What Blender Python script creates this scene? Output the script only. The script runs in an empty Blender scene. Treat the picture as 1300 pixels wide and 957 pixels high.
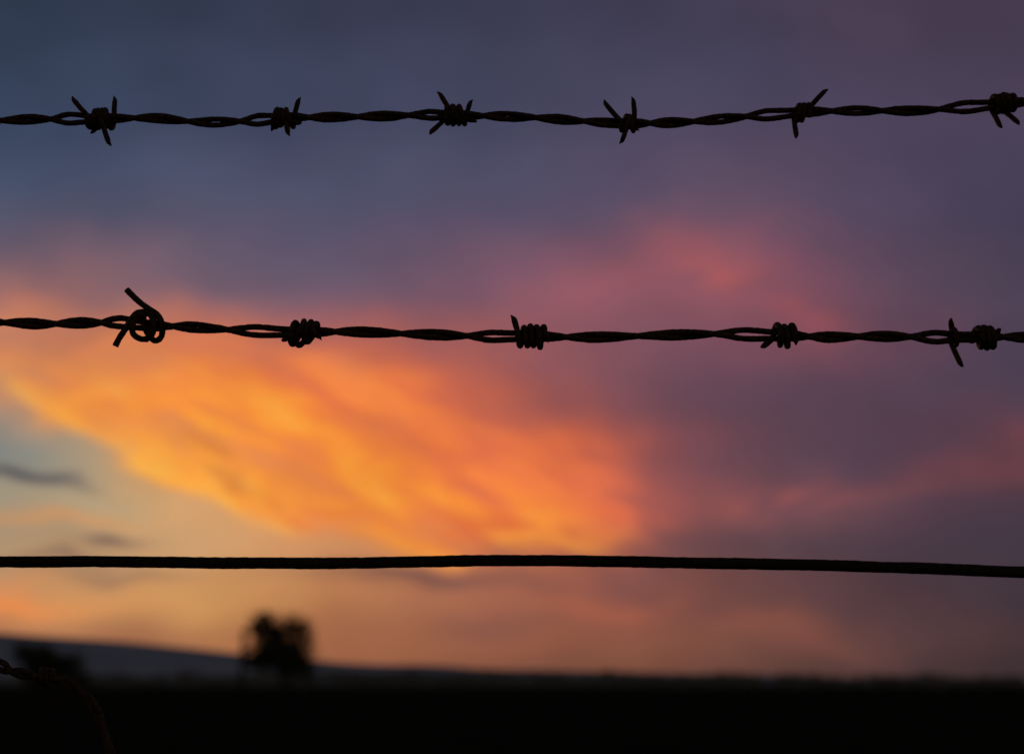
import bpy, bmesh, math, random
from mathutils import Vector, noise, Matrix
random.seed(7)
sc = bpy.context.scene
sc.view_settings.view_transform = 'Standard'
sc.view_settings.look = 'None'
sc.view_settings.exposure = 0

# ------------------------------------------------------------ frame of reference
LENS = 50.0
F = 1300 * LENS / 36.0
TP = 389.5 / F
PITCH = math.atan(TP)
cp, sp = math.cos(PITCH), math.sin(PITCH)
CAMH = 1.10
D = 0.75                      # distance of the fence plane (vertical plane y = D)

def UV(px, py):
    u = (px - 650) / F; v = (478.5 - py) / F
    k = cp - v * sp
    return u / k, (sp + v * cp) / k
def W(px, py, y=D):
    U, V = UV(px, py)
    return Vector((U * y, y, CAMH + V * y))
def unit(py, y=D):
    v = (478.5 - py) / F
    return y / (cp - v * sp) / F

def lin(c):
    o = []
    for x in c:
        x = x / 255.0
        o.append(x / 12.92 if x <= 0.04045 else ((x + 0.055) / 1.055) ** 2.4)
    return tuple(o) + (1.0,)

# ------------------------------------------------------------ camera
cam = bpy.data.cameras.new("camera")
co = bpy.data.objects.new("camera", cam)
sc.collection.objects.link(co)
co.location = (0, 0, CAMH)
co.rotation_euler = (math.pi / 2 + PITCH, 0, 0)
cam.lens = LENS; cam.sensor_width = 36
cam.clip_start = 0.02; cam.clip_end = 20000
cam.dof.use_dof = True
cam.dof.focus_distance = 0.772
cam.dof.aperture_fstop = 6.3
sc.camera = co

# ------------------------------------------------------------ world (dusk sky with lit cloud bank)
world = bpy.data.worlds.new("World")
sc.world = world
world.use_nodes = True
try:
    world.cycles.sampling_method = 'MANUAL'; world.cycles.sample_map_resolution = 256
except Exception: pass
nt = world.node_tree
nt.nodes.clear()
N = nt.nodes; L = nt.links

def setin(sock, v):
    if isinstance(v, bpy.types.NodeSocket): L.new(v, sock)
    else: sock.default_value = v
def M(op, a, b=None, c=None, clamp=False):
    n = N.new("ShaderNodeMath"); n.operation = op; n.use_clamp = clamp
    setin(n.inputs[0], a)
    if b is not None: setin(n.inputs[1], b)
    if c is not None: setin(n.inputs[2], c)
    return n.outputs[0]
def add(a, b): return M('ADD', a, b)
def sub(a, b): return M('SUBTRACT', a, b)
def mul(a, b): return M('MULTIPLY', a, b)
def div(a, b): return M('DIVIDE', a, b)
def madd(a, b, c): return M('MULTIPLY_ADD', a, b, c)
def vec(x, y, z=0.0):
    n = N.new("ShaderNodeCombineXYZ")
    setin(n.inputs[0], x); setin(n.inputs[1], y); setin(n.inputs[2], z)
    return n.outputs[0]
def smooth(x, a, b):
    n = N.new("ShaderNodeMapRange"); n.interpolation_type = 'SMOOTHSTEP'
    setin(n.inputs[0], x); n.inputs[1].default_value = a; n.inputs[2].default_value = b
    n.inputs[3].default_value = 0; n.inputs[4].default_value = 1
    return n.outputs[0]
def noise_tex(v, scale, detail=3, rough=0.5, dist=0.0):
    n = N.new("ShaderNodeTexNoise"); n.noise_dimensions = '2D'
    setin(n.inputs['Vector'], v); n.inputs['Scale'].default_value = scale
    n.inputs['Detail'].default_value = detail; n.inputs['Roughness'].default_value = rough
    n.inputs['Distortion'].default_value = dist
    return n
def mix(fac, a, b):
    n = N.new("ShaderNodeMix"); n.data_type = 'RGBA'; n.clamp_factor = True
    setin(n.inputs[0], fac); setin(n.inputs[6], a); setin(n.inputs[7], b)
    return n.outputs[2]
def ramp(fac, stops, interp='B_SPLINE'):
    n = N.new("ShaderNodeValToRGB"); r = n.color_ramp; r.interpolation = interp
    L.new(fac, n.inputs[0])
    stops = sorted(stops, key=lambda s: s[0])
    while len(r.elements) < len(stops): r.elements.new(0.5)
    for e, (p, c) in zip(r.elements, stops):
        e.position = min(max(p, 0), 1)
    for e, (p, c) in zip(r.elements, stops):
        e.color = c
    return n.outputs[0]
def vscale(v, s):
    n = N.new("ShaderNodeVectorMath"); n.operation = 'SCALE'
    setin(n.inputs[0], v); setin(n.inputs['Scale'], s)
    return n.outputs[0]
def vadd(a, b):
    n = N.new("ShaderNodeVectorMath"); n.operation = 'ADD'
    setin(n.inputs[0], a); setin(n.inputs[1], b)
    return n.outputs[0]

tc = N.new("ShaderNodeTexCoord")
sep = N.new("ShaderNodeSeparateXYZ"); L.new(tc.outputs['Generated'], sep.inputs[0])
dx, dy, dz = sep.outputs
ys = M('MAXIMUM', dy, 0.12)
U0 = div(dx, ys); V0 = div(dz, ys)
P0 = vec(U0, V0)

wn = noise_tex(vec(U0, mul(V0, 1.6)), 9, 2, 0.5)
wsep = N.new("ShaderNodeSeparateColor"); L.new(wn.outputs['Color'], wsep.inputs[0])
U = madd(sub(wsep.outputs[0], 0.5), 0.07, U0)
V = madd(sub(wsep.outputs[1], 0.5), 0.045, V0)
PW = vec(U, V)
UN = add(U, 0.5)
soft = smooth(wsep.outputs[2], 0.2, 0.8)

rows = [
 (20, [(0,(46,57,76)),(300,(51,57,78)),(650,(60,60,82)),(1000,(68,62,83)),(1150,(73,61,80)),(1300,(70,60,79))]),
 (120,[(0,(55,68,92)),(300,(61,68,92)),(650,(68,70,94)),(1000,(76,69,92)),(1300,(75,64,86))]),
 (250,[(0,(71,82,108)),(300,(77,80,105)),(650,(80,78,104)),(850,(92,78,101)),(950,(95,77,99)),(1100,(82,71,95)),(1300,(69,64,86))]),
 (350,[(0,(125,100,110)),(70,(160,108,105)),(200,(112,95,112)),(400,(106,88,108)),(600,(120,86,104)),(750,(136,86,100)),(900,(154,89,97)),(1000,(134,81,96)),(1100,(102,75,94)),(1300,(73,66,86))]),
 (430,[(0,(185,120,95)),(80,(210,128,85)),(250,(192,112,90)),(400,(180,102,90)),(600,(158,92,92)),(750,(126,82,95)),(900,(116,76,92)),(1050,(126,76,88)),(1150,(101,70,86)),(1300,(72,64,84))]),
 (500,[(0,(205,145,100)),(200,(230,138,75)),(400,(228,120,72)),(550,(214,106,71)),(650,(186,96,77)),(750,(122,78,88)),(900,(97,71,87)),(1100,(86,65,82)),(1300,(71,60,78))]),
 (570,[(0,(118,130,132)),(80,(150,148,132)),(200,(215,158,98)),(400,(232,138,70)),(600,(228,115,70)),(720,(200,99,74)),(820,(132,78,84)),(1000,(82,66,82)),(1150,(85,62,76)),(1250,(104,65,74)),(1300,(112,67,76))]),
 (640,[(0,(160,150,130)),(120,(185,160,122)),(250,(210,163,112)),(400,(230,148,84)),(600,(226,118,69)),(720,(214,106,73)),(820,(162,86,79)),(950,(130,79,81)),(1080,(108,72,80)),(1180,(85,61,74)),(1300,(68,56,68))]),
 (700,[(0,(180,145,110)),(150,(190,150,110)),(300,(205,158,110)),(430,(212,145,97)),(600,(193,116,78)),(700,(162,94,75)),(800,(118,78,78)),(950,(88,67,76)),(1300,(60,52,64))]),
 (760,[(0,(215,138,85)),(80,(205,145,90)),(300,(205,148,90)),(430,(190,125,82)),(600,(160,100,78)),(750,(155,88,72)),(900,(114,74,70)),(1100,(82,59,66)),(1300,(61,51,60))]),
 (810,[(0,(175,115,80)),(150,(165,115,80)),(300,(175,112,74)),(500,(165,105,75)),(700,(152,91,68)),(900,(122,77,64)),(1100,(94,64,62)),(1300,(70,53,58))]),
 (850,[(0,(150,95,70)),(300,(150,92,65)),(600,(138,85,64)),(900,(105,69,60)),(1100,(80,57,56)),(1300,(62,49,54))]),
]
acc = None; wsum = None
Vrows = [UV(650, r[0])[1] for r in rows]
for i, (py, st) in enumerate(rows):
    stops = [(UV(px, py)[0] + 0.5, lin(c)) for px, c in st]
    col = ramp(UN, stops)
    gaps = []
    if i > 0: gaps.append(abs(Vrows[i]-Vrows[i-1]))
    if i < len(rows)-1: gaps.append(abs(Vrows[i]-Vrows[i+1]))
    sg = 0.62 * sum(gaps)/len(gaps)
    t = madd(V, 1/sg, -Vrows[i]/sg)
    if i == 0: t = M('MINIMUM', t, 0.0)
    if i == len(rows)-1: t = M('MAXIMUM', t, 0.0)
    w = madd(M('POWER', 0.36788, mul(t, t)), 1.0, 1e-7)
    cw = vscale(col, w)
    acc = cw if acc is None else vadd(acc, cw)
    wsum = w if wsum is None else add(wsum, w)
sky = vscale(acc, div(1.0, wsum))

def curveV(pts):
    n = N.new("ShaderNodeFloatCurve"); c = n.mapping.curves[0]
    P = []
    for px, py in pts:
        u, v = UV(px, py); P.append((u + 0.5, v))
    P = [(0.0, P[0][1])] + P + [(1.0, P[-1][1])]
    c.points[0].location = P[0]; c.points[1].location = P[-1]
    for p in P[1:-1]: c.points.new(*p)
    n.mapping.update()
    L.new(UN, n.inputs['Value'])
    return n.outputs[0]

def rotated(ang, sx, sy, seed):
    n = N.new("ShaderNodeMapping"); n.vector_type = 'POINT'
    L.new(P0, n.inputs[0])
    n.inputs['Rotation'].default_value = (0, 0, math.radians(ang))
    n.inputs['Location'].default_value = (seed, seed*1.7, 0)
    m2 = N.new("ShaderNodeVectorMath"); m2.operation = 'MULTIPLY'
    L.new(n.outputs[0], m2.inputs[0]); m2.inputs[1].default_value = (sx, sy, 1)
    return m2.outputs[0]
st1 = noise_tex(rotated(28, 8, 34, 2.0), 1.0, 3, 0.5, 0.35).outputs[0]
st2 = noise_tex(rotated(16, 18, 46, 5.0), 1.0, 2, 0.5, 0.4).outputs[0]
st3 = noise_tex(rotated(-14, 7, 22, 9.0), 1.0, 3, 0.55, 0.3).outputs[0]

# ---- the main lit cloud
Vlo = curveV([(-100,482),(0,512),(60,536),(120,566),(180,600),(250,638),(330,674),(420,700),(550,712),(700,706),(800,690)])
Vup = curveV([(-100,440),(0,446),(200,430),(400,436),(500,452),(600,486),(680,524),(740,566),(800,615)])
Vn = madd(sub(st1, 0.5), 0.04, V)
mlo = smooth(sub(Vn, Vlo), -0.005, 0.018)
mup = smooth(sub(Vup, Vn), -0.012, 0.058)
mr = sub(1.0, smooth(U, UV(610,600)[0], UV(880,600)[0]))
dens = smooth(madd(st1, 0.6, mul(st2, 0.4)), 0.30, 0.58)
m = mul(mul(mlo, mup), mul(mr, madd(dens, 0.66, 0.30)))
t = div(sub(V, Vlo), M('MAXIMUM', sub(Vup, Vlo), 0.02))
q = madd(t, 0.45, madd(U, 0.85, 0.38))
q = madd(sub(st1, 0.5), -1.1, q)
q = madd(sub(st2, 0.5), -0.8, q)
fire = ramp(q, [(0.0, lin((253,178,74))), (0.25, lin((252,157,60))), (0.5, lin((244,136,58))), (0.75, lin((232,116,66))), (1.0, lin((208,98,72)))], 'LINEAR')
sky = mix(m, sky, fire)

def blob(sky, px, py, rx, ry, ang, col, alpha, nz=None):
    cu, cv = UV(px, py)
    n = N.new("ShaderNodeMapping"); n.vector_type = 'TEXTURE'
    L.new(PW, n.inputs[0])
    n.inputs['Location'].default_value = (cu, cv, 0)
    n.inputs['Rotation'].default_value = (0, 0, math.radians(-ang))
    n.inputs['Scale'].default_value = (rx/F, ry/F, 1)
    d = N.new("ShaderNodeVectorMath"); d.operation = 'DOT_PRODUCT'
    L.new(n.outputs[0], d.inputs[0]); L.new(n.outputs[0], d.inputs[1])
    g = M('POWER', 0.36788, d.outputs['Value'])
    if nz is not None: g = mul(g, nz)
    return mix(mul(g, alpha), sky, lin(col))
s1 = smooth(st1, .35, .6); s2 = smooth(st2, .35, .6); s3 = smooth(st3, .35, .6)
B = [
 (930,352,110,34,28,(200,98,90),0.42,s3),
 (1000,395,80,26,30,(168,84,88),0.38,s3),
 (760,365,100,36,-20,(172,94,98),0.35,s3),
 (850,300,90,40,-30,(124,84,98),0.3,soft),
 (1070,55,130,40,10,(88,63,80),0.4,soft),
 (1180,300,120,50,0,(80,62,84),0.4,soft),
 (45,372,55,32,20,(212,126,92),0.7,soft),
 (120,430,140,22,5,(236,144,88),0.5,s3),
 (350,455,160,20,8,(226,125,80),0.55,s3),
 (470,520,140,30,30,(246,136,76),0.5,s1),
 (640,590,130,26,35,(244,128,72),0.7,s1),
 (740,620,80,36,25,(230,112,74),0.6,s2),
 (620,668,110,20,-10,(216,98,60),0.7,s2),
 (270,592,60,14,25,(196,108,60),0.7,s2),
 (350,642,90,11,25,(218,110,50),0.75,s2),
 (470,660,110,12,14,(222,112,56),0.6,s2),
 (960,640,200,20,-6,(162,87,83),0.7,s3),
 (1280,572,110,18,-8,(142,73,76),0.8,soft),
 (1160,600,120,16,-8,(110,68,76),0.5,soft),
 (40,607,62,9,10,(86,84,90),0.95,None),
 (60,660,110,9,3,(222,150,88),0.6,None),
 (130,692,50,8,0,(100,84,82),0.85,None),
 (60,712,70,7,4,(120,98,88),0.6,None),
 (150,735,110,9,4,(145,110,88),0.6,None),
 (540,738,150,11,1,(112,78,76),0.8,None),
 (620,798,130,20,0,(112,74,68),0.5,soft),
 (800,768,150,16,6,(172,96,72),0.6,s3),
 (960,795,110,16,10,(136,80,68),0.6,None),
 (10,768,70,14,0,(240,135,70),0.6,None),
]
for b in B:
    sky = blob(sky, *b)
sky = vscale(sky, madd(soft, 0.14, 0.92))

nis = N.new("ShaderNodeTexSky"); nis.sky_type = 'NISHITA'
nis.sun_disc = False
nis.sun_elevation = math.radians(1.5); nis.sun_rotation = math.radians(-24)
nis_c = vscale(nis.outputs[0], 0.075)
front = smooth(dy, 0.25, 0.72)
final = mix(front, nis_c, sky)
bg = N.new("ShaderNodeBackground"); L.new(final, bg.inputs[0]); bg.inputs[1].default_value = 1.0
ow = N.new("ShaderNodeOutputWorld"); L.new(bg.outputs[0], ow.inputs[0])

sl = bpy.data.lights.new("sun", 'SUN'); sl.energy = 0.35; sl.angle = math.radians(8); sl.color = (1, 0.55, 0.3)
so = bpy.data.objects.new("sun", sl); sc.collection.objects.link(so)
az = math.radians(-24); el = math.radians(1.5)
sd = Vector((math.sin(az)*math.cos(el), math.cos(az)*math.cos(el), math.sin(el)))
so.rotation_euler = sd.to_track_quat('Z', 'Y').to_euler()
so.location = (0, 0, 30)

# ------------------------------------------------------------ materials
def material(name, c1, c2, scale, rough=0.85, spec=0.2, bump=0.3, bdist=0.001, metal=0.0):
    m = bpy.data.materials.new(name); m.use_nodes = True
    t = m.node_tree; p = t.nodes["Principled BSDF"]
    tcn = t.nodes.new("ShaderNodeTexCoord")
    n = t.nodes.new("ShaderNodeTexNoise"); n.inputs['Scale'].default_value = scale; n.inputs['Detail'].default_value = 4
    t.links.new(tcn.outputs['Object'], n.inputs['Vector'])
    r = t.nodes.new("ShaderNodeValToRGB")
    r.color_ramp.elements[0].position = 0.38; r.color_ramp.elements[1].position = 0.62
    r.color_ramp.elements[0].color = (*c1, 1); r.color_ramp.elements[1].color = (*c2, 1)
    t.links.new(n.outputs[0], r.inputs[0]); t.links.new(r.outputs[0], p.inputs['Base Color'])
    p.inputs['Roughness'].default_value = rough
    p.inputs['Specular IOR Level'].default_value = spec
    p.inputs['Metallic'].default_value = metal
    if bump:
        b = t.nodes.new("ShaderNodeBump"); b.inputs['Strength'].default_value = bump; b.inputs['Distance'].default_value = bdist
        t.links.new(n.outputs[0], b.inputs['Height']); t.links.new(b.outputs[0], p.inputs['Normal'])
    return m
rust = material("rusted_steel", (0.026,0.013,0.009), (0.12,0.045,0.020), 700, 0.75, 0.2, 0.6, 0.0006)
darkwire = material("weathered_wire", (0.020,0.014,0.011), (0.05,0.028,0.018), 500, 0.75, 0.15, 0.4, 0.0004)
bark = material("bark", (0.03,0.022,0.016), (0.07,0.05,0.035), 12, 0.9, 0.1, 0.4, 0.02)
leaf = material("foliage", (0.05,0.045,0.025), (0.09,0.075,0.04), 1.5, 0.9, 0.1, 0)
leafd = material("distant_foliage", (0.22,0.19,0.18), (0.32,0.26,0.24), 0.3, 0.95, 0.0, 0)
grassm = material("field_grass", (0.014,0.014,0.010), (0.03,0.026,0.018), 0.6, 0.95, 0.0, 0)
hillm = material("hill_painted_haze", (0.42,0.38,0.44), (0.52,0.45,0.50), 0.004, 1.0, 0.0, 0)  # pale mauve albedo: distance haze painted into the hill's base colour
wood = material("weathered_wood", (0.05,0.04,0.032), (0.11,0.09,0.07), 40, 0.9, 0.1, 0.5, 0.004)

def finish(name, verts, faces, mat, smooth_sh=True):
    me = bpy.data.meshes.new(name)
    me.from_pydata([tuple(v) for v in verts], [], faces)
    me.materials.append(mat)
    if smooth_sh:
        me.polygons.foreach_set("use_smooth", [True]*len(me.polygons))
    me.update()
    o = bpy.data.objects.new(name, me); sc.collection.objects.link(o)
    return o

def tube(verts, faces, pts, rad, segs=12, rough=0.0, nf=900.0):
    n = len(pts)
    base = len(verts)
    T = []
    for i in range(n):
        a = pts[max(i-1, 0)]; b = pts[min(i+1, n-1)]
        d = (b - a)
        if d.length < 1e-9: d = Vector((1,0,0))
        T.append(d.normalized())
    up = Vector((0,0,1))
    if abs(T[0].dot(up)) > 0.9: up = Vector((0,1,0))
    nrm = (up - T[0]*up.dot(T[0])).normalized()
    for i in range(n):
        nrm = (nrm - T[i]*nrm.dot(T[i]))
        nrm = nrm.normalized() if nrm.length > 1e-9 else T[i].orthogonal().normalized()
        bi = T[i].cross(nrm)
        r = rad(i/(n-1)) if callable(rad) else rad
        for j in range(segs):
            a = 2*math.pi*j/segs
            dr = nrm*math.cos(a) + bi*math.sin(a)
            p = pts[i] + dr*r
            if rough:
                p = pts[i] + dr*(r*(1 + rough*noise.noise(p*nf) + rough*0.8*noise.noise(p*nf*0.3)))
            verts.append(p)
    for i in range(n-1):
        for j in range(segs):
            a = base+i*segs+j; b = base+i*segs+(j+1) % segs
            faces.append((a, b, b+segs, a+segs))
    faces.append(tuple(base+j for j in range(segs))[::-1])
    faces.append(tuple(base+(n-1)*segs+j for j in range(segs)))

def catmull(P, per=6):
    out = []
    n = len(P)
    for i in range(n-1):
        p0 = P[max(i-1,0)]; p1 = P[i]; p2 = P[i+1]; p3 = P[min(i+2,n-1)]
        for k in range(per):
            t = k/per
            out.append(0.5*((2*p1) + (p2-p0)*t + (2*p0-5*p1+4*p2-p3)*t*t + (3*p1-p0-3*p2+p3)*t**3))
    out.append(P[-1].copy())
    return out

def interp(pts, x):
    if x <= pts[0][0]: return pts[0][1]
    if x >= pts[-1][0]: return pts[-1][1]
    for i in range(len(pts)-1):
        if pts[i][0] <= x <= pts[i+1][0]:
            x0,y0 = pts[i]; x1,y1 = pts[i+1]
            def tan(k):
                a = max(k-1,0); b = min(k+1,len(pts)-1)
                return (pts[b][1]-pts[a][1])/(pts[b][0]-pts[a][0])
            h = x1-x0; t=(x-x0)/h
            return ((2*t**3-3*t*t+1)*y0 + (t**3-2*t*t+t)*h*tan(i) + (-2*t**3+3*t*t)*y1 + (t**3-t*t)*h*tan(i+1))
def lerp_pts(pts, x):
    if x <= pts[0][0]:
        s = (pts[1][1]-pts[0][1])/(pts[1][0]-pts[0][0]); return pts[0][1]+(x-pts[0][0])*s
    if x >= pts[-1][0]:
        s = (pts[-1][1]-pts[-2][1])/(pts[-1][0]-pts[-2][0]); return pts[-1][1]+(x-pts[-1][0])*s
    for i in range(len(pts)-1):
        if pts[i][0] <= x <= pts[i+1][0]:
            t=(x-pts[i][0])/(pts[i+1][0]-pts[i][0]); return pts[i][1]*(1-t)+pts[i+1][1]*t

XL, XR = -2950, 4250

def barb(V_, F_, cy, x0, x1, turns, pa, pb, R=10.6, rb=3.3, depth=D, tilt=0.0, chir=1, squash=1.0, jit=0.6, tip_r=0.62):
    """one barb: a wire piece wound round the cable between x0..x1 with cut ends pa, pb"""
    k = unit(cy((x0+x1)/2), depth)
    def up(p, xr): return p is not None and p[1] < cy(xr)
    th0 = math.pi if (pa is not None and up(pa, x0)) else 0.0
    if pa is None: th0 = random.uniform(0, 6)
    upb = (pb is not None and up(pb, x1))
    th1 = 0.0 if upb else math.pi
    end = th0 + 2*math.pi*turns
    if pb is not None:
        kk = round((end - th1)/(2*math.pi)); end = th1 + 2*math.pi*kk
    pts = []
    n = max(10, int(abs(end-th0)/(2*math.pi)*18))
    ph = random.uniform(0, 50)
    def hp(s, Rm=1.0):
        th = th0 + (end-th0)*s
        x = x0 + (x1-x0)*s + 0.8*jit*noise.noise(Vector((th*0.5, ph, 1.3)))
        Rj = R*(1 + 0.12*jit*noise.noise(Vector((th*0.35, ph, 8.3))))
        yo = math.cos(th)*Rj*Rm; zo = math.sin(th)*Rj*Rm*squash
        p = W(x + tilt*zo/R*6, cy(x), depth)
        wob = jit*noise.noise(Vector((x*0.11, th*0.7, 3.3)))
        return p + Vector((0, chir*yo*k, (zo + wob)*k))
    if pa is not None:
        tip = W(pa[0], pa[1], depth) + Vector((0, (pa[2] if len(pa) > 2 else -4)*k, 0))
        pts.append(tip)
        mid = tip.lerp(hp(0), 0.55) + Vector((random.uniform(-1,1), 0, random.uniform(-1,1)))*k*0.9
        pts.append(mid)
    for i in range(n+1): pts.append(hp(i/n))
    if pb is not None:
        tip = W(pb[0], pb[1], depth) + Vector((0, (pb[2] if len(pb) > 2 else -4)*k, 0))
        mid = tip.lerp(hp(1), 0.45) + Vector((random.uniform(-1,1), 0, random.uniform(-1,1)))*k*0.9
        pts.append(mid); pts.append(tip)
    P = catmull(pts, 4)
    Ls = [0]
    for i in range(1, len(P)): Ls.append(Ls[-1] + (P[i]-P[i-1]).length)
    tot = Ls[-1]; tl = 6*k
    def rad(s):
        i = min(int(round(s*(len(P)-1))), len(P)-1)
        d = 99
        if pa is not None: d = min(d, Ls[i])
        if pb is not None: d = min(d, tot-Ls[i])
        return rb*k*(tip_r + (1-tip_r)*min(1, d/tl))
    b0 = len(V_)
    tube(V_, F_, P, rad, 10, 0.10, 700)
    for end_i, isend in ((0, pa), (len(P)-1, pb)):
        if isend is None: continue
        ring = [b0+end_i*10+j for j in range(10)]
        c = sum((V_[r] for r in ring), Vector())/10
        T = (P[1]-P[0]).normalized()*-1 if end_i == 0 else (P[-1]-P[-2]).normalized()
        side = Vector((T.z, 0, -T.x))*random.choice((-1, 1))
        for r in ring:
            V_[r] = V_[r] + T*(V_[r]-c).dot(side)*1.1

def bent(V_, F_, pp, rb, depth=D):
    """free wire piece through listed (px, py, dy) points in the fence plane"""
    k = unit(pp[0][1], depth)
    P = catmull([W(a, b, depth) + Vector((0, c*k, 0)) for a, b, c in pp], 8)
    tube(V_, F_, P, rb*k, 10, 0.10, 700)

def strand_pair(V_, F_, cy, phase, gaps, r=3.65, depth=D, xl=XL, xr=XR, fine=2.5):
    xs = []
    x = xl
    while x < xr:
        xs.append(x); x += fine if -60 < x < 1360 else 7
    for sgn in (0, 1):
        pts = []
        for x in xs:
            k = unit(cy(x), depth)
            ph = phase(x) + sgn*math.pi
            ro = r*0.93
            for g, wdt, amp in gaps:
                ro += amp*math.exp(-((x-g)/wdt)**2)
            jz = 0.6*noise.noise(Vector((x*0.02, sgn*9.1, depth*7)))
            sl_ = (cy(x+1)-cy(x-1))/2; q_ = 1/math.sqrt(1+sl_*sl_)
            zz = (math.sin(ph)*ro + jz)*k
            p = W(x, cy(x), depth) + Vector((zz*sl_*q_, math.cos(ph)*ro*k, zz*q_))
            pts.append(p)
        tube(V_, F_, pts, lambda s: r*unit(400, depth), 12, 0.10, 600)

def phase_from(marks):
    pts = [(x, math.pi/2 + math.pi*n) for x, n in marks]
    def f(x):
        return 0.25*lerp_pts(pts, x-9) + 0.5*lerp_pts(pts, x) + 0.25*lerp_pts(pts, x+9)
    return f

def outside_marks(first, last, step=235):
    a = []; x = first
    while x > XL + 100: x -= step; a.append(x)
    b = []; x = last
    while x < XR - 100: x += step; b.append(x)
    return a, b

# ------------------------------------------------------------ upper barbed strand
topc = [(-2950,120),(-1500,175),(-400,158),(0,153),(60,151),(120,151),(190,150),(250,155),(310,154),(360,150),(420,149),(480,148),(540,146),(590,147),(640,148),(700,151),(740,154),(795,157),(850,156),(900,153),(950,148),(1020,143),(1070,141),(1120,141),(1180,140),(1230,136),(1275,132),(1320,129),(1700,128),(3000,150),(4250,110)]
cyT = lambda x: interp(topc, x)
marksT = [(-420,-7),(-107,-2),(-40,-1),(28,0),(86,1),(128,1),(195,2),(265,3),(328,4),(360,4),(412,5),(478,6),(545,7),(577,7),(635,8),(705,9),(765,10),(800,10),(843,11),(905,12),(972,13),(1020,13),(1078,14),(1145,15),(1222,16),(1275,16),(1340,17),(1405,18)]
V_, F_ = [], []
gT = [(86,20,3.0),(326,16,2.6),(545,12,1.2),(972,24,2.2),(1225,26,2.8),(128,12,-0.3)]
oa, ob = outside_marks(128, 1275)
strand_pair(V_, F_, cyT, phase_from(marksT), gT + [(x-40,20,2.5) for x in oa+ob])
barb(V_, F_, cyT, 114, 130, 2, (94,128,-8), (141,187,-6), tilt=0.3, jit=1.4)
barb(V_, F_, cyT, 124, 141, 2, (116,167,4), (145,122,4), tilt=-0.2, jit=1.4)
barb(V_, F_, cyT, 347, 362, 2, (345,163,5), (367,174,-5), tilt=0.5, jit=1.4)
barb(V_, F_, cyT, 357, 370, 2, (382,160,-8), (379,123,5), tilt=-0.4, jit=1.4)
barb(V_, F_, cyT, 564, 578, 2, (546,172,-8), (557,115,6), tilt=0.2, jit=1.4)
barb(V_, F_, cyT, 575, 590, 2, (605,156,-6), (598,126,4), tilt=-0.3, jit=1.4)
barb(V_, F_, cyT, 787, 797, 1, (766,131,-6), (788,184,-6), R=9.5, tilt=0.1)
barb(V_, F_, cyT, 796, 806, 1, (811,163,3), (804,123,4), R=9.0)
barb(V_, F_, cyT, 1010, 1022, 2, (1010,177,-7), (1048,116,-6), R=10, tilt=0.5)
barb(V_, F_, cyT, 1018, 1028, 1, None, None, R=9.6, tilt=0.4)
barb(V_, F_, cyT, 1261, 1276, 2, (1268,164,-7), (1257,133,4), tilt=-0.2, jit=1.4)
barb(V_, F_, cyT, 1274, 1289, 2, (1292,160,-7), (1296,122,4), tilt=0.2, jit=1.4)
for x in oa + ob:
    y = cyT(x)
    barb(V_, F_, cyT, x-15, x, 2, (x-30+random.uniform(-8,14), y-30, -6), (x+random.uniform(-5,12), y+32, -6), tilt=0.2, jit=1.3)
    barb(V_, F_, cyT, x-2, x+14, 2, (x-10, y+24, 4), (x+18+random.uniform(0,12), y-28, 4), tilt=-0.2, jit=1.3)
finish("barbed_wire", V_, F_, rust)

# ------------------------------------------------------------ second barbed strand
midc = [(-2950,380),(-1500,430),(-400,408),(0,409),(50,411),(100,410),(150,409),(185,413),(240,415),(300,419),(340,421),(385,422),(430,421),(500,423),(560,425),(620,427),(670,427),(730,428),(800,427),(860,425),(920,424),(990,426),(1050,428),(1110,427),(1180,428),(1240,428),(1320,428),(1700,425),(3000,440),(4250,400)]
cyM = lambda x: interp(midc, x)
marksM = [(-420,-8),(-105,-3),(-35,-2),(35,-1),(98,0),(150,1),(187,1),(243,2),(325,3),(385,3),(455,4),(550,5),(625,6),(675,6),(750,7),(850,8),(945,9),(995,9),(1050,10),(1118,11),(1184,12),(1240,12),(1300,13),(1360,14)]
V_, F_ = [], []
gM = [(150,22,2.0),(322,30,2.0),(622,24,1.7),(945,28,2.4),(1186,18,2.2)]
oa, ob = outside_marks(187, 1240, 262)
strand_pair(V_, F_, cyM, phase_from(marksM), gM + [(x-40,20,2.5) for x in oa+ob], r=3.9)
# first barb: loose open loops and two long blunt ends
bent(V_, F_, [(164,371,-12),(176,383,-12),(190,394,-12),(203,403,-12),(208,415,-9),(204,427,2),(194,430,10),(184,420,12),(180,406,8),(186,399,-6),(196,403,-13),(198,416,-13),(192,428,-8),(184,430,4)], 3.9)
bent(V_, F_, [(149,442,-10),(155,431,-11),(163,420,-12),(170,408,-12),(178,399,-9),(188,397,2),(193,408,11),(189,424,11),(179,430,2),(171,425,-9),(173,412,-13),(182,402,-12),(192,399,-3)], 3.9)
barb(V_, F_, cyM, 369, 400, 3.4, (361,434,-8), (409,431,-9), R=12.5, rb=3.9, tilt=0.9, jit=3.5)
barb(V_, F_, cyM, 658, 692, 4.0, (651,403,-6), (697,434,-6), R=12.2, rb=3.9, tilt=0.0, jit=2)
barb(V_, F_, cyM, 984, 1006, 2.6, (967,442,-6), (1010,437,-6), R=12.4, rb=3.9, tilt=0.1, jit=2)
barb(V_, F_, cyM, 1209, 1214, 1, (1218,466,-8), (1204,408,-9), R=9.5, rb=3.6)
barb(V_, F_, cyM, 1239, 1262, 2.6, (1228,434,-9), (1266,420,-8), R=12.2, rb=3.9, tilt=0.1, jit=2)
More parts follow.
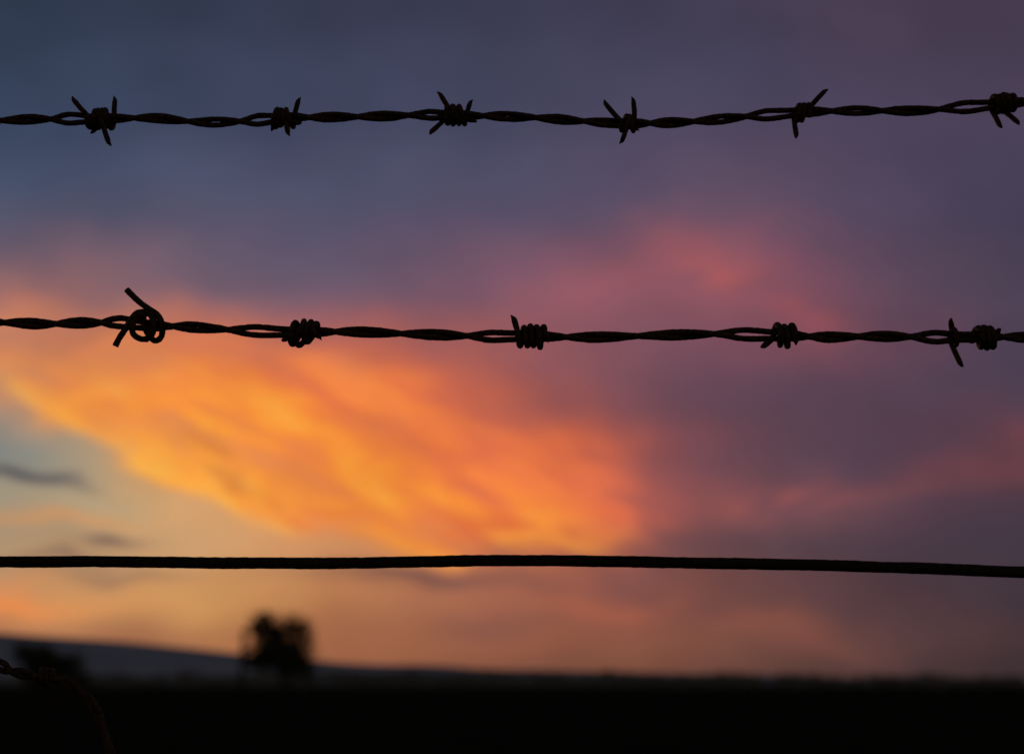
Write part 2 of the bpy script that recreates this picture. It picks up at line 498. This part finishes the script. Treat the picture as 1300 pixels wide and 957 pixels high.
for x in oa + ob:
    y = cyM(x)
    barb(V_, F_, cyM, x-16, x+14, 3.5, (x-22, y+random.uniform(-30,30), -6), (x+22, y+random.uniform(-30,30), -6), R=12.2, rb=3.8, jit=2)
finish("barbed_wire", V_, F_, rust)

# ------------------------------------------------------------ plain strand
plc = [(-2950,735),(-1000,716),(0,713),(150,713),(300,714.5),(450,714.5),(600,711.5),(700,711.5),(800,713),(950,715.5),(1050,717.5),(1150,720.5),(1230,723.5),(1320,726.5),(2200,742),(4250,705)]
V_, F_ = [], []
xs = []; x = XL
while x < XR: xs.append(x); x += 4 if -60 < x < 1360 else 12
pts = [W(x, interp(plc, x) + 0.5*noise.noise(Vector((x*0.013,0,0)))) for x in xs]
tube(V_, F_, pts, lambda s: 7.3*unit(713), 16, 0.06, 260)
finish("fence_wire", V_, F_, darkwire)

# ------------------------------------------------------------ broken lower strand, its free end drooping
D4 = 0.80
lo = [(-2950,700),(-400,790),(-60,822),(-15,836),(10,849),(40,857),(70,861),(96,872),(118,896),(134,935),(146,985),(156,1040),(170,1120)]
cyL = lambda x: interp(lo, x)
V_, F_ = [], []
mk = [(-60+i*30, i) for i in range(12)]
strand_pair(V_, F_, cyL, phase_from(mk), [(10,10,2.6),(58,10,2.6)], r=3.6, depth=D4, xr=168, fine=1.0)
barb(V_, F_, cyL, 52, 68, 2, (44,869,-5), (82,862,-5), R=9.5, depth=D4)
for x in range(-183, -2900, -235):
    y = cyL(x)
    barb(V_, F_, cyL, x-10, x+10, 3, (x-22,y+24,-5), (x+20,y-22,-5), depth=D4)
finish("barbed_wire", V_, F_, rust)

# ------------------------------------------------------------ posts at both ends of the span
def post(x):
    V_, F_ = [], []
    pts = [Vector((x + 0.01*noise.noise(Vector((x, 0, i*0.3))), D+0.055, -0.05 + i*0.12)) for i in range(16)]
    tube(V_, F_, pts, lambda s: 0.052*(1.0-0.1*s), 14, 0.12, 14)
    return finish("wooden_fence_post", V_, F_, wood)
post(W(XL+20, 478)[0]); post(W(XR-20, 478)[0])

# ------------------------------------------------------------ ground
def gz(x, y):
    d = math.hypot(x, y)
    a = min(1, d/60)
    return 0.10*noise.noise(Vector((x*0.08, y*0.08, 0))) + a*0.5*noise.noise(Vector((x*0.008, y*0.008, 3))) - a*0.25
V_, F_ = [], []
radii = [0.0] + [0.6*1.105**i for i in range(96)]
radii = [r for r in radii if r < 9000] + [9000]
S = 144
V_.append(Vector((0,0,gz(0,0))))
for r in radii[1:]:
    for j in range(S):
        a = 2*math.pi*j/S
        x = r*math.sin(a); y = r*math.cos(a)
        V_.append(Vector((x, y, gz(x, y) if r < 2000 else -0.2)))
for j in range(S):
    F_.append((0, 1+(j+1) % S, 1+j))
for i in range(len(radii)-2):
    for j in range(S):
        a = 1+i*S+j; b = 1+i*S+(j+1) % S
        F_.append((a, a+S, b+S, b))
finish("ground", V_, F_, grassm)

V_, F_ = [], []
def blade(x, y, h):
    z = gz(x, y)-0.02; a = random.uniform(0, 6.28); w = 0.004 + 0.006*h*2
    lx, ly = random.uniform(-.35,.35)*h, random.uniform(-.35,.35)*h
    c, s = math.cos(a)*w, math.sin(a)*w
    b = len(V_)
    V_.extend([Vector((x-c,y-s,z)), Vector((x+c,y+s,z)), Vector((x+lx*.4+c*.6,y+ly*.4+s*.6,z+h*.6)), Vector((x+lx*.4-c*.6,y+ly*.4-s*.6,z+h*.6)), Vector((x+lx,y+ly,z+h))])
    F_.append((b,b+1,b+2,b+3)); F_.append((b+3,b+2,b+4))
for i in range(2600):
    r = random.uniform(0.6, 34); a = random.uniform(-1.2, 1.2)
    x = r*math.sin(a); y = r*math.cos(a)
    for k in range(7):
        blade(x+random.gauss(0,.08), y+random.gauss(0,.08), random.uniform(.08,.3))
finish("grass", V_, F_, grassm, False)

# ------------------------------------------------------------ hills
def hill(name, dist, prof, mat, depth):
    V_, F_ = [], []
    xs = list(range(-2600, 3901, 20))
    nr = 10
    for px in xs:
        top = lerp_pts(prof, px) if prof[0][0] <= px <= prof[-1][0] else (prof[0][1] if px < prof[0][0] else prof[-1][1])
        U_, Vv = UV(px, top)
        h = max(Vv*dist + 6*noise.noise(Vector((px*0.01, dist, 0)))*(dist/2500) + 2.5*noise.noise(Vector((px*0.05, dist, 0)))*(dist/2500), -1)
        for k in range(nr+1):
            t = k/nr
            z = (h+CAMH+2)*math.sin(t*math.pi/2) - 2
            V_.append(Vector((U_*dist, dist - depth*(1-t), z)))
    for i in range(len(xs)-1):
        for k in range(nr):
            a = i*(nr+1)+k
            F_.append((a, a+nr+1, a+nr+2, a+1))
    return finish(name, V_, F_, mat)
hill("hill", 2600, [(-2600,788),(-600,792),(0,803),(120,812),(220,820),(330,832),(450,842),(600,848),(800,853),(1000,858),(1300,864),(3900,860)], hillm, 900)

# ------------------------------------------------------------ trees
def leafcard(V_, F_, c, s):
    n = Vector((random.gauss(0,1), random.gauss(0,1), random.gauss(0,1))).normalized()
    a = n.orthogonal().normalized(); b = n.cross(a)
    k = len(V_)
    V_.extend([c-a*s, c+b*s*0.55, c+a*s, c-b*s*0.55])
    F_.append((k,k+1,k+2,k+3))
def tree(name, px, dist, base_w, top_py, crown_w_px, leaves=5000, trunk_frac=0.3, seed=1, lean=0.0, lsize=1.0):
    random.seed(seed)
    U_, Vt = UV(px, top_py)
    X = U_*dist; Y = dist
    H = Vt*dist + CAMH
    cw = crown_w_px/F*dist/2
    trunkV, trunkF = [], []
    base = Vector((X, Y, gz(X, Y)-0.2))
    tp = [base + Vector((lean*H*t + 0.05*H*noise.noise(Vector((t*2,seed,0))), 0, H*0.85*t)) for t in [i/10 for i in range(11)]]
    tube(trunkV, trunkF, tp, lambda s: base_w*(1-0.8*s), 9, 0.15, 3)
    tips = []
    for i in range(34):
        t = random.uniform(trunk_frac, 0.98)
        j = int(t*10); s = tp[j].lerp(tp[min(j+1,10)], t*10-j)
        a = random.uniform(0, 6.28); ln = cw*random.uniform(0.45, 0.95)*(1.1-0.6*abs(t-0.62))
        e = s + Vector((math.cos(a)*ln, math.sin(a)*ln, H*random.uniform(0.0, 0.15)))
        mid = s.lerp(e, .5) + Vector((0,0,H*0.03*random.uniform(-1,1)))
        tube(trunkV, trunkF, catmull([s, mid, e], 4), lambda q: base_w*0.32*(1-0.8*q)*(1.2-t), 6)
        tips += [(s.lerp(e, random.random()), 1.0), (mid.lerp(e, random.random()), 0.8), (e, 1.0)]
        for k in range(2):
            e2 = e + Vector((random.gauss(0,.18)*cw, random.gauss(0,.18)*cw, random.uniform(-.06,.11)*H))
            tube(trunkV, trunkF, [mid.lerp(e,.7), e.lerp(e2,.5), e2], lambda q: base_w*0.09*(1-0.7*q), 5)
            tips.append((e2, .7))
    LV, LF = [], []
    cl = cw*0.17
    for i in range(leaves):
        c, w = random.choice(tips)
        p = c + Vector((random.gauss(0,1), random.gauss(0,1), random.gauss(0,.85)))*cl*w
        leafcard(LV, LF, p, random.uniform(.07,.16)*lsize)
    root = bpy.data.objects.new(name, None); sc.collection.objects.link(root)
    a = finish("trunk", trunkV, trunkF, bark); b = finish("crown", LV, LF, leaf, False)
    a.parent = root; b.parent = root
    return root
tree("tree", 360, 120, 0.20, 774, 84, 9500, 0.38, 3, 0.0, 1.15)
tree("bush", 66, 95, 0.16, 814, 84, 7000, 0.08, 8)

V_, F_ = [], []
random.seed(5)
for i in range(900):
    px = random.uniform(-300, 1500)
    dist = random.uniform(380, 560)
    topp = 850 + 0.008*max(0, px-400) + 5*noise.noise(Vector((px*0.02, 0, 0))) + 4*noise.noise(Vector((px*0.07, 4, 0)))
    if px < 330: topp += 4
    U_, Vt = UV(px, topp)
    h = max(Vt*dist + CAMH, 1.5)*random.uniform(.6, 1.08)
    X = U_*dist; w = h*random.uniform(.35,.6)
    tube(V_, F_, [Vector((X,dist,-.5)), Vector((X,dist,h*.5)), Vector((X,dist,h*.9))], lambda s: .12*(1-.7*s), 4)
    for k in range(26):
        c = Vector((X+random.gauss(0,.5)*w, dist+random.gauss(0,.5)*w, h*random.uniform(.15,.97)))
        leafcard(V_, F_, c, random.uniform(.4,.95))
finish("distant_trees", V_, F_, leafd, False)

V_, F_ = [], []
dist = 120; U_, Vt = UV(309, 798)
X = U_*dist
tube(V_, F_, [Vector((X, dist, -.3)), Vector((X, dist, 2)), Vector((X+.03, dist, Vt*dist+CAMH))], lambda s: .18-.04*s, 10)
zt = Vt*dist+CAMH-.35
tube(V_, F_, [Vector((X-.5, dist+.1, zt)), Vector((X, dist+.1, zt)), Vector((X+.5, dist+.1, zt))], .05, 6)
finish("utility_pole", V_, F_, wood)
